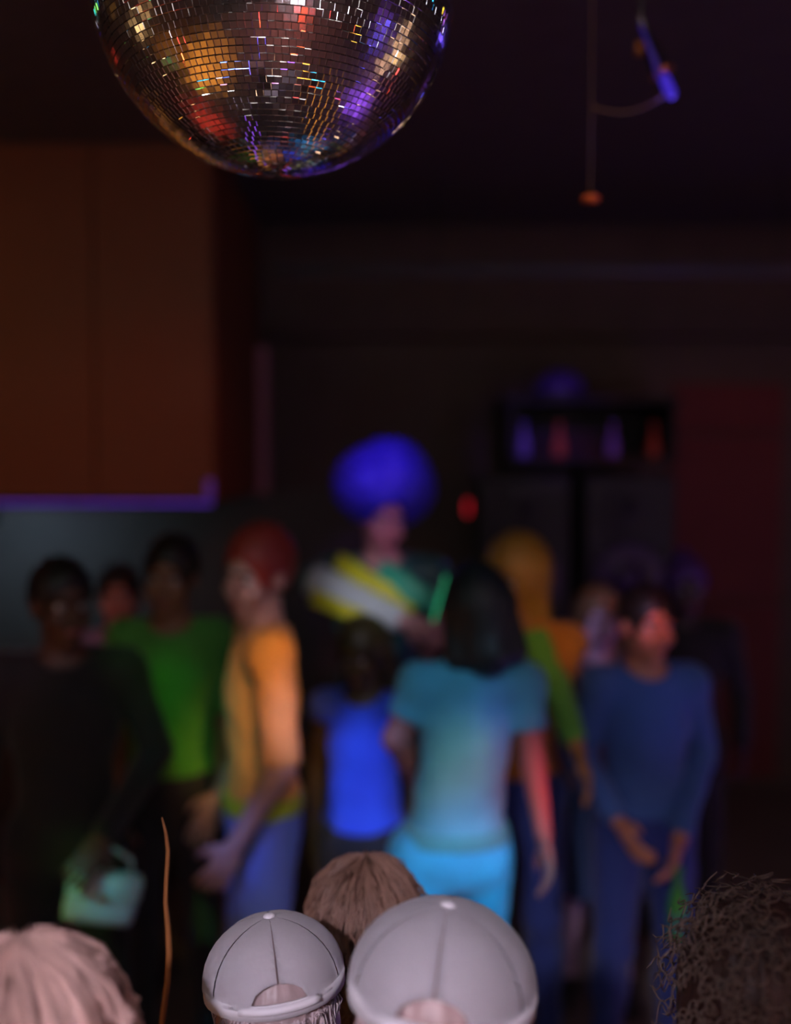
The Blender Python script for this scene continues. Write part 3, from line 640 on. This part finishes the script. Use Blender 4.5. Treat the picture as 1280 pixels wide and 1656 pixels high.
CAPW = fab('cap_white', (0.66, 0.62, 0.66), var=0.05)
C1 = person('person in a white baseball cap seen from behind, left of the two caps', 446, 1504, 1.38, BACK + 0.2, sk('neck_a', (0.5, 0.3, 0.26)), hair='bob', haircol=hr('ash', (0.34, 0.25, 0.25)), shirt=F_dark, trousers=F_black, cap=CAPW, face=False, head=(0, 6, 4), group='people in front of the camera', vox=0.0085)
C2 = person('person in a white baseball cap seen from behind, right of the two caps', 712, 1490, 1.13, BACK - 0.15, sk('neck_b', (0.5, 0.3, 0.26)), hair='bob', haircol=hr('ash_rose', (0.4, 0.27, 0.26)), shirt=F_dark, trousers=F_black, cap=CAPW, face=False, head=(0, 4, -4), group='people in front of the camera', vox=0.0085)
LB = person('person with bushy brown hair behind the two white caps', 592, 1408, 1.66, BACK, sk('neck_c', (0.4, 0.22, 0.15)), hair='full', haircol=hr('bushy', (0.17, 0.085, 0.06)), shirt=fab('grey_pink', (0.3, 0.24, 0.26)), sleeve=1.6, trousers=F_dark, face=False, group='people in front of the camera')
PB = person('person with pinkish blond hair at the lower left corner', 28, 1566, 1.0, BACK + 0.3, sk('neck_d', (0.5, 0.3, 0.24)), hair='full', haircol=hr('strawberry', (0.1, 0.05, 0.04)), shirt=F_black, trousers=F_black, face=False, group='people in front of the camera')
FR = person('person with dark frizzy curls at the lower right corner', 1226, 1478, 1.25, BACK - 0.2, sk('neck_e', (0.4, 0.2, 0.15)), hair='full', haircol=hr('frizz_base', (0.05, 0.022, 0.018)), shirt=fab('wine', (0.1, 0.015, 0.02)), sleeve=1.8, trousers=F_black, face=False, group='people in front of the camera')
# frizzy curls standing off the head
s_ = FR['_s']; hc = Vector((0, -0.012 + 0.03, 1.63)) * s_
bm = B()
for k in range(700):
    v = Vector((random.gauss(0, 1), random.gauss(0, 1), random.gauss(0.35, 1))).normalized()
    if v.y < -0.55: continue
    u = v.cross(Vector((0.3, 0.5, 0.8))).normalized(); w2 = v.cross(u)
    p = hc + Vector((v.x * 0.10, v.y * 0.115, v.z * 0.125)); pts = []; ph0 = random.random() * 6.3; dr = (v + Vector((random.gauss(0, .5), random.gauss(0, .5), random.gauss(-0.2, .5)))).normalized()
    ln = random.uniform(0.015, 0.045); cr = random.uniform(0.005, 0.012)
    for j in range(11):
        t = j / 10; pts.append(p + dr * ln * t + (u * math.cos(ph0 + 9 * t) + w2 * math.sin(ph0 + 9 * t)) * cr * (0.4 + t))
    tube(bm, pts, [0.0011] * 10 + [0.0004], 3)
c = obj('curls', bm, mat('frizz_curls', (0.18, 0.12, 0.095), 0.4), FR, True); c['kind'] = 'stuff'

# podium dancer: sleeve, sashes, sequins, glow stick
s_ = JC['_s']
def onbody(o, p): return o.matrix_world.inverted() @ Vector(p)
bpy.context.view_layer.update()
def strip(o, name, a, b, r0, r1, m, flat=0.35, n=12, bow=0.0):
    "a ribbon band lying between two points, in the body's own frame"
    A = onbody(o, a); Bv = onbody(o, b); bm = B(); dr = (Bv - A).normalized(); side = dr.cross(Vector((0, -1, 0))).normalized(); nn = side.cross(dr)
    rings = []
    for i in range(n + 1):
        t = i / n; c = A.lerp(Bv, t) + nn * bow * math.sin(PI * t); r = r0 + (r1 - r0) * t
        rings.append([bm.verts.new(c + side * r * math.cos(2 * PI * k / 12) + nn * r * flat * math.sin(2 * PI * k / 12)) for k in range(12)])
    for i in range(n):
        for k in range(12): bm.faces.new((rings[i][k], rings[i][(k + 1) % 12], rings[i + 1][(k + 1) % 12], rings[i + 1][k]))
    bm.faces.new(rings[0][::-1]); bm.faces.new(rings[-1])
    return obj(name, bm, m, o, True)

def sleeve_tube(o, name, pts, r, m, ribs=0.0):
    pl = [onbody(o, p) for p in pts]; out = []; rad = []
    for i in range(len(pl) - 1):
        for k in range(16):
            t = k / 16; out.append(pl[i].lerp(pl[i + 1], t)); rad.append(r[i] + (r[i + 1] - r[i]) * t + (ribs if k % 2 else 0))
    out.append(pl[-1]); rad.append(r[-1])
    return obj(name, tube(B(), out, rad, 14), m, o, True)
sleeve_tube(JC, 'sleeve', [at(508, 938, 3.6), at(650, 1003, 3.43)], [0.062, 0.042], fab('pale_sleeve', (0.62, 0.66, 0.72), rough=0.5), 0.004)
strip(JC, 'sash', at(545, 905, 3.58), at(672, 985, 3.5), 0.032, 0.03, fab('yellow_sash', (0.65, 0.6, 0.02), rough=0.5), bow=0.03)
strip(JC, 'sash', at(505, 965, 3.52), at(600, 1005, 3.44), 0.03, 0.026, fab('yellow_sash', (0.65, 0.6, 0.02)), bow=0.01)
strip(JC, 'sash', at(612, 925, 3.56), at(712, 980, 3.5), 0.055, 0.035, fab('green_sash', (0.05, 0.42, 0.28), rough=0.5), bow=0.03)
sleeve_tube(FP, 'sleeve', [at(862, 1030, 3.34), at(900, 1115, 3.22), at(930, 1200, 3.12)], [0.058, 0.052, 0.04], fab('green_sleeve', (0.12, 0.42, 0.05)))
# sequins on the jacket
bm = B(); me = [c for c in JC.children if c.name.startswith('shirt')][0].data
for i in rng.choice(len(me.vertices), 260, replace=False):
    v = me.vertices[int(i)]; p = v.co + v.normal * 0.003; n_ = (v.normal + Vector((random.gauss(0, .3), random.gauss(0, .3), random.gauss(0, .3)))).normalized()
    u = n_.orthogonal().normalized(); w2 = n_.cross(u)
    bm.faces.new([bm.verts.new(p + (u * math.cos(PI * k / 3) + w2 * math.sin(PI * k / 3)) * 0.006) for k in range(6)])
c = obj('sequins', bm, mat('green_sequin', (0.2, 0.9, 0.5), 0.15, 1.0), JC); c['kind'] = 'stuff'
# loose strands over the foreground hair
def strands(o, n, m, rad=(0.117, 0.131, 0.134), low=-0.16, full=True, ph0=1.9, wob=0.004, jr=(0.985, 1.035), thick=0.0017):
    s_ = o['_s']; hc = Vector((0, 0.012, 1.645)) * s_; bm = B()
    for k in range(n):
        th = random.uniform(-2.6, 2.6); p1_ = random.uniform(0.35, ph0); j = random.uniform(*jr); w1 = random.random() * 6.3; pts = []; ln = random.uniform(0.5, 1) * low
        for q in range(11):
            t = q / 10; th2 = th + 0.1 * math.sin(w1 + 4 * t)
            if t < 0.55:
                ph = p1_ * (1 - t / 0.55); z = rad[2] * math.sin(ph); cc = math.cos(ph)
            else: z = ln * (t - 0.55) / 0.45; cc = 1 + 0.06 * math.sin(w1 + 6 * t)
            pts.append(hc + Vector((rad[0] * cc * math.sin(th2) * j, rad[1] * cc * math.cos(th2) * j, z * j)) * s_ + Vector((random.gauss(0, wob), random.gauss(0, wob), 0)) * t)
        tube(bm, pts, [thick * (0.4 + 0.6 * math.sin(PI * (q_ + 1) / 12)) for q_ in range(10)] + [0.0006], 3)
    c = obj('loose_hair', bm, m, o, True); c['kind'] = 'stuff'
strands(PB, 230, hr('strawberry_light', (0.55, 0.34, 0.29)), wob=0.012, jr=(0.97, 1.12), thick=0.0045)
strands(LB, 420, hr('bushy_light', (0.26, 0.14, 0.1)), wob=0.012, jr=(0.98, 1.1))
strands(C1, 260, hr('ash_light', (0.5, 0.4, 0.42)), rad=(0.098, 0.112, 0.03), ph0=0.5)
strands(C2, 260, hr('ash_rose_light', (0.55, 0.4, 0.4)), rad=(0.098, 0.112, 0.03), ph0=0.5)

# glow stick in the podium dancer's hand
a_ = at(722, 930, 3.38); b_ = at(700, 1008, 3.38)
gs = empty('glow_stick', b_); tag(gs, 'thin glowing green stick held by the podium dancer', 'glow stick')
obj('stick', tube(B(), [(0, 0, 0), (a_ - b_) * 0.5, a_ - b_], [0.004, 0.004, 0.003], 8), lamp_glow('green_glow', (0.05, 0.9, 0.4), 0.5), gs, True)
obj('end_cap', tube(B(), [(b_ - a_) * 0.12, (0, 0, 0)], 0.005, 8), M_black, gs)
# hand bag carried by the person in the black jacket
hb = empty('handbag', at(155, 1492, 2.78)); tag(hb, 'small pale handbag hanging from the hand of the black-jacketed person', 'handbag')
hb.rotation_euler = (0, 0.25, 0.3)
M_bag = mat('pale_bag_leather', (0.5, 0.58, 0.58), 0.5, bump=0.1)
obj('bag_body', box(B(), (-0.1, -0.03, 0), (0.1, 0.03, 0.14), 0.022), M_bag, hb, True)
obj('flap', box(B(), (-0.103, -0.036, 0.07), (0.103, 0.033, 0.146), 0.014), mat('pale_flap_leather', (0.45, 0.55, 0.5), 0.45, bump=0.1), hb, True)
obj('handle', tube(B(), [(-0.07, 0, 0.14), (-0.055, 0, 0.19), (0, 0, 0.215), (0.055, 0, 0.19), (0.07, 0, 0.14)], 0.006, 8), M_bag, hb, True)
obj('clasp', box(B(), (-0.015, -0.042, 0.075), (0.015, -0.035, 0.095), 0.002), mat('gold_clasp', (0.7, 0.5, 0.15), 0.3, 1.0), hb)
# bottle in the hand of the person in the blue shirt
gb = empty('drink_bottle', at(1098, 1362, 3.08) + Vector((-0.012, -0.045, -0.295))); tag(gb, 'green drink bottle held low by the person in the blue shirt', 'bottle')
obj('glass_body', lathe(B(), [(0.026, 0), (0.031, 0.004), (0.031, 0.11), (0.026, 0.14), (0.013, 0.175), (0.0125, 0.22), (0.014, 0.222), (0.014, 0.232), (0.011, 0.234)], 20), mat('green_bottle_glass', (0.06, 0.3, 0.05), 0.2), gb, True)
obj('paper_label', lathe(B(), [(0.0312, 0.03), (0.0316, 0.031), (0.0316, 0.089), (0.0312, 0.09)], 20), mat('teal_bottle_label', (0.05, 0.2, 0.16), 0.6), gb, True)
# ================================================================== SMALL THINGS ON THE RIGHT
# shelf cabinet on the back wall
cab = empty('wall_shelf', (1.11, 5.95, 2.07)); tag(cab, 'dark open wall shelf holding a row of four bottles', 'shelf')
M_cab = mat('black_stained_wood', (0.012, 0.01, 0.012), 0.6)
for lo, hi, nm in (((-0.47, -0.35, 0), (0.47, 0.35, 0.03), 'shelf_board'), ((-0.5, -0.35, 0.34), (0.5, 0.35, 0.37), 'top_board'), ((-0.47, -0.34, 0.03), (-0.44, 0.34, 0.34), 'side_panel'), ((0.44, -0.34, 0.03), (0.47, 0.34, 0.34), 'side_panel'), ((-0.44, 0.32, 0.03), (0.44, 0.345, 0.34), 'back_panel')):
    obj(nm, box(B(), lo, hi, 0.003), M_cab, cab)
def bottle(px, col, label):
    p = at(px, 735, 5.66)
    b = empty('bottle', (p.x, 5.66, 2.10)); tag(b, label, 'bottle', 'bottles on the dark wall shelf')
    obj('glass_body', lathe(B(), [(0.026, 0), (0.032, 0.004), (0.033, 0.06), (0.028, 0.09), (0.014, 0.13), (0.0115, 0.15), (0.0115, 0.185), (0.0135, 0.187), (0.0135, 0.197), (0.011, 0.199)], 20), mat('glass_' + str(px), col, 0.15, 0.0), b, True)
    obj('stopper', lathe(B(), [(0.009, 0.198), (0.0115, 0.2), (0.0115, 0.212), (0.008, 0.215)], 14), M_black, b)
bottle(847, (0.3, 0.2, 0.9), 'violet-lit slim bottle at the left end of the wall shelf')
bottle(905, (0.8, 0.15, 0.1), 'red slim bottle second from the left on the wall shelf')
bottle(991, (0.22, 0.15, 0.7), 'violet slim bottle third from the left on the wall shelf')
bottle(1057, (0.6, 0.1, 0.06), 'dim red slim bottle at the right end of the wall shelf')
# half-ball effect lamp on the shelf
dm = empty('effect_lamp', (at(905, 640, 5.8).x, 5.8, 2.44)); tag(dm, 'round domed effect lamp on top of the wall shelf', 'effect lamp')
obj('base', lathe(B(), [(0.16, 0), (0.165, 0.005), (0.165, 0.03), (0.155, 0.035)], 28), M_black, dm)
bm = B(); bmesh.ops.create_icosphere(bm, subdivisions=3, radius=0.15)
bmesh.ops.bisect_plane(bm, geom=bm.verts[:] + bm.edges[:] + bm.faces[:], plane_co=(0, 0, 0), plane_no=(0, 0, 1), clear_inner=True)
for v in bm.verts: v.co.z = v.co.z * 0.9 + 0.033
obj('dome', bm, mat('violet_dome_plastic', (0.1, 0.05, 0.3), 0.25), dm)
# loudspeakers
def speaker(x, z0, w, h, d, rw, label):
    s = empty('loudspeaker', (x, 5.72, z0)); tag(s, label, 'loudspeaker', 'loudspeakers stacked below the wall shelf')
    obj('cabinet', box(B(), (-w / 2, -d / 2, 0), (w / 2, d / 2, h), 0.012), mat('speaker_cabinet', (0.02, 0.016, 0.022), 0.55), s)
    T = Matrix.Translation((0, -d / 2, h * 0.42)) @ Matrix.Rotation(PI / 2, 4, 'X')
    wf = obj('woofer', lathe(B(), [(rw * 1.08, 0), (rw * 1.1, 0.008), (rw, 0.016), (rw * 0.9, 0.008), (rw * 0.85, 0.012), (rw * 0.4, -0.004), (rw * 0.3, 0.012), (rw * 0.05, 0.016)], 36, T), mat('woofer_rubber', (0.07, 0.03, 0.12), 0.35), s, True)
    T2 = Matrix.Translation((0, -d / 2, h * 0.84)) @ Matrix.Rotation(PI / 2, 4, 'X')
    obj('tweeter_horn', lathe(B(), [(0.075, 0), (0.078, 0.006), (0.07, 0.01), (0.03, -0.004), (0.01, 0.002)], 24, T2), mat('horn_plastic', (0.03, 0.02, 0.04), 0.4), s, True)
speaker(0.72, 1.02, 0.5, 0.98, 0.45, 0.18, 'upper loudspeaker with a violet-rimmed woofer, left stack')
speaker(1.3, 1.02, 0.5, 0.98, 0.45, 0.18, 'upper loudspeaker of the right stack, in shade')
speaker(0.72, 0.0, 0.56, 1.02, 0.5, 0.2, 'bass loudspeaker on the floor, left stack')
speaker(1.3, 0.0, 0.56, 1.02, 0.5, 0.2, 'bass loudspeaker on the floor, right stack')
# small red wall lamp
p = at(757, 820, YF - 0.04)
rl = empty('signal_lamp', (p.x, YF, p.z - 0.06)); tag(rl, 'small red glowing signal lamp on the back wall', 'signal lamp')
obj('backplate', box(B(), (-0.025, -0.02, 0), (0.025, 0, 0.11), 0.004), M_black, rl)
obj('lens', box(B(), (-0.012, -0.035, 0.012), (0.012, -0.02, 0.098), 0.006), lamp_glow('red_signal', (1, 0.02, 0.04), 0.55), rl, True)
# pipe under the ceiling
pp = empty('ceiling_pipe', (0, 5.0, 3.03)); tag(pp, 'dark pipe running across below the ceiling at the back', 'pipe')
obj('pipe', tube(B(), [(-0.6, 0, 0), (3.19, 0, 0)], 0.03, 12), mat('grey_pipe', (0.1, 0.1, 0.13), 0.4), pp, True)
for x in (0.2, 1.9): obj('hanger', tube(B(), [(x, 0, 0.02), (x, 0, ZC - 3.03)], 0.006, 6), M_black, pp)

# hanging lamp, cable and pull cord, upper right
p0 = at(1036, 30, 2.5); p1 = at(1070, 115, 2.5); p2 = at(1086, 152, 2.5)
hl = empty('hanging_spotlight', at(1040, -40, 2.5)); tag(hl, 'slim hanging spotlight with a blue glowing tip, upper right', 'spotlight')
o0 = hl.location
M_gun = mat('gunmetal', (0.1, 0.09, 0.1), 0.3, 0.8)
def loc(p): return Vector(p) - o0
obj('arm', tube(B(), [(0, 0, ZC - o0.z), (0, 0, 0.02), loc(p0), loc(p0 * 0.5 + p1 * 0.5)], 0.009, 8), M_gun, hl)
obj('barrel', tube(B(), [loc(p0 * 0.55 + p1 * 0.45), loc(p0 * 0.5 + p1 * 0.5), loc(p1 * 0.97 + p0 * 0.03), loc(p1)], [0.012, 0.02, 0.026, 0.028], 14), M_gun, hl, True)
obj('bracket', box(B(), loc(at(1030, 65, 2.52)), loc(at(1046, 92, 2.545)), 0.002), mat('orange_brass', (0.5, 0.2, 0.06), 0.4, 0.6), hl)
q = p2 - p1
obj('collar', tube(B(), [loc(p1), loc(p1 + q * 0.15)], 0.03, 14), mat('orange_brass', (0.5, 0.2, 0.06), 0.4, 0.6), hl)
obj('lens', tube(B(), [loc(p1 + q * 0.15), loc(p1 + q * 0.5), loc(p2), loc(p2 + q * 0.2)], [0.010, 0.014, 0.014, 0.006], 14), lamp_glow('blue_tip', (0.07, 0.03, 0.9), 0.5), hl, True)
obj('barrel_glint', tube(B(), [loc(at(1036, 40, 2.47)), loc(at(1050, 75, 2.465)), loc(at(1060, 100, 2.465)), loc(at(1066, 128, 2.465))], [0.004, 0.005, 0.007, 0.007], 8), lamp_glow('violet_barrel_glint', (0.06, 0.025, 0.5), 0.22), hl, True)  # violet light caught by the barrel, put in as a glowing strip
ld = bpy.data.lights.new('blue_tip_light', 'POINT'); ld.color = (0.15, 0.08, 1); ld.energy = 0.3; ld.shadow_soft_size = 0.02
lo = bpy.data.objects.new('blue_tip_light', ld); lo.location = loc(p2 + q * 0.6); link(lo, hl)
cb = []
for k in range(13):
    t = k / 12; a_ = at(1080, 150, 2.5).lerp(at(957, 172, 2.5), t); a_.z -= 0.03 * math.sin(PI * t) ; cb.append(a_)
tag(obj('power_cable', tube(B(), cb, 0.0035, 6), mat('brown_cable', (0.16, 0.1, 0.06), 0.5)), 'thin drooping cable beside the hanging spotlight', 'cable')
pt = at(957, 172, 2.5); pb = at(957, 322, 2.5)
pc = empty('pull_cord', (pt.x, pt.y, ZC)); tag(pc, 'thin hanging pull cord ending in a small orange disc', 'pull cord')
obj('cord', tube(B(), [(0, 0, 0), (0, 0, pb.z - ZC)], 0.0018, 6), mat('brown_cable', (0.16, 0.1, 0.06), 0.5), pc)
obj('disc', lathe(B(), [(0.005, 0.01), (0.02, 0.006), (0.024, 0), (0.02, -0.006), (0.005, -0.009)], 24, Matrix.Translation((0, 0, pb.z - ZC))), mat('orange_knob', (0.7, 0.16, 0.03), 0.5), pc, True)
# tall dry stem in a floor vase, left foreground
ty = 1.5
pts = [at(x, y, ty) for x, y in ((262, 1322), (268, 1345), (272, 1375), (269, 1420), (268, 1460), (272, 1500), (274, 1540), (271, 1590), (264, 1640), (258, 1690))]
last = pts[-1]; base = Vector((last.x - 0.03, ty, 0.5))
st = empty('dry_stem', (base.x, ty, 0.03)); tag(st, 'tall thin orange-brown dry stem standing alone at the lower left', 'stem')
pl = [p - st.location for p in pts] + [last.lerp(base, 0.5) - st.location, base - st.location, Vector((0, 0, 0.005))]
obj('stalk', tube(B(), pl, [0.0008, 0.0022, 0.003, 0.003, 0.0035, 0.0045, 0.005, 0.005, 0.0048, 0.0045, 0.0045, 0.0045, 0.0045], 8), mat('dry_stem_orange', (0.3, 0.11, 0.03), 0.6, scale=60), st, True)
vs = empty('floor_vase', (base.x, ty, 0)); tag(vs, 'tall dark floor vase holding the dry stem', 'vase')
obj('vase_body', lathe(B(), [(0.07, 0), (0.08, 0.01), (0.085, 0.2), (0.05, 0.42), (0.04, 0.5), (0.045, 0.52), (0.036, 0.52), (0.03, 0.45), (0.06, 0.2), (0.055, 0.03)], 28), M_black, vs, True)
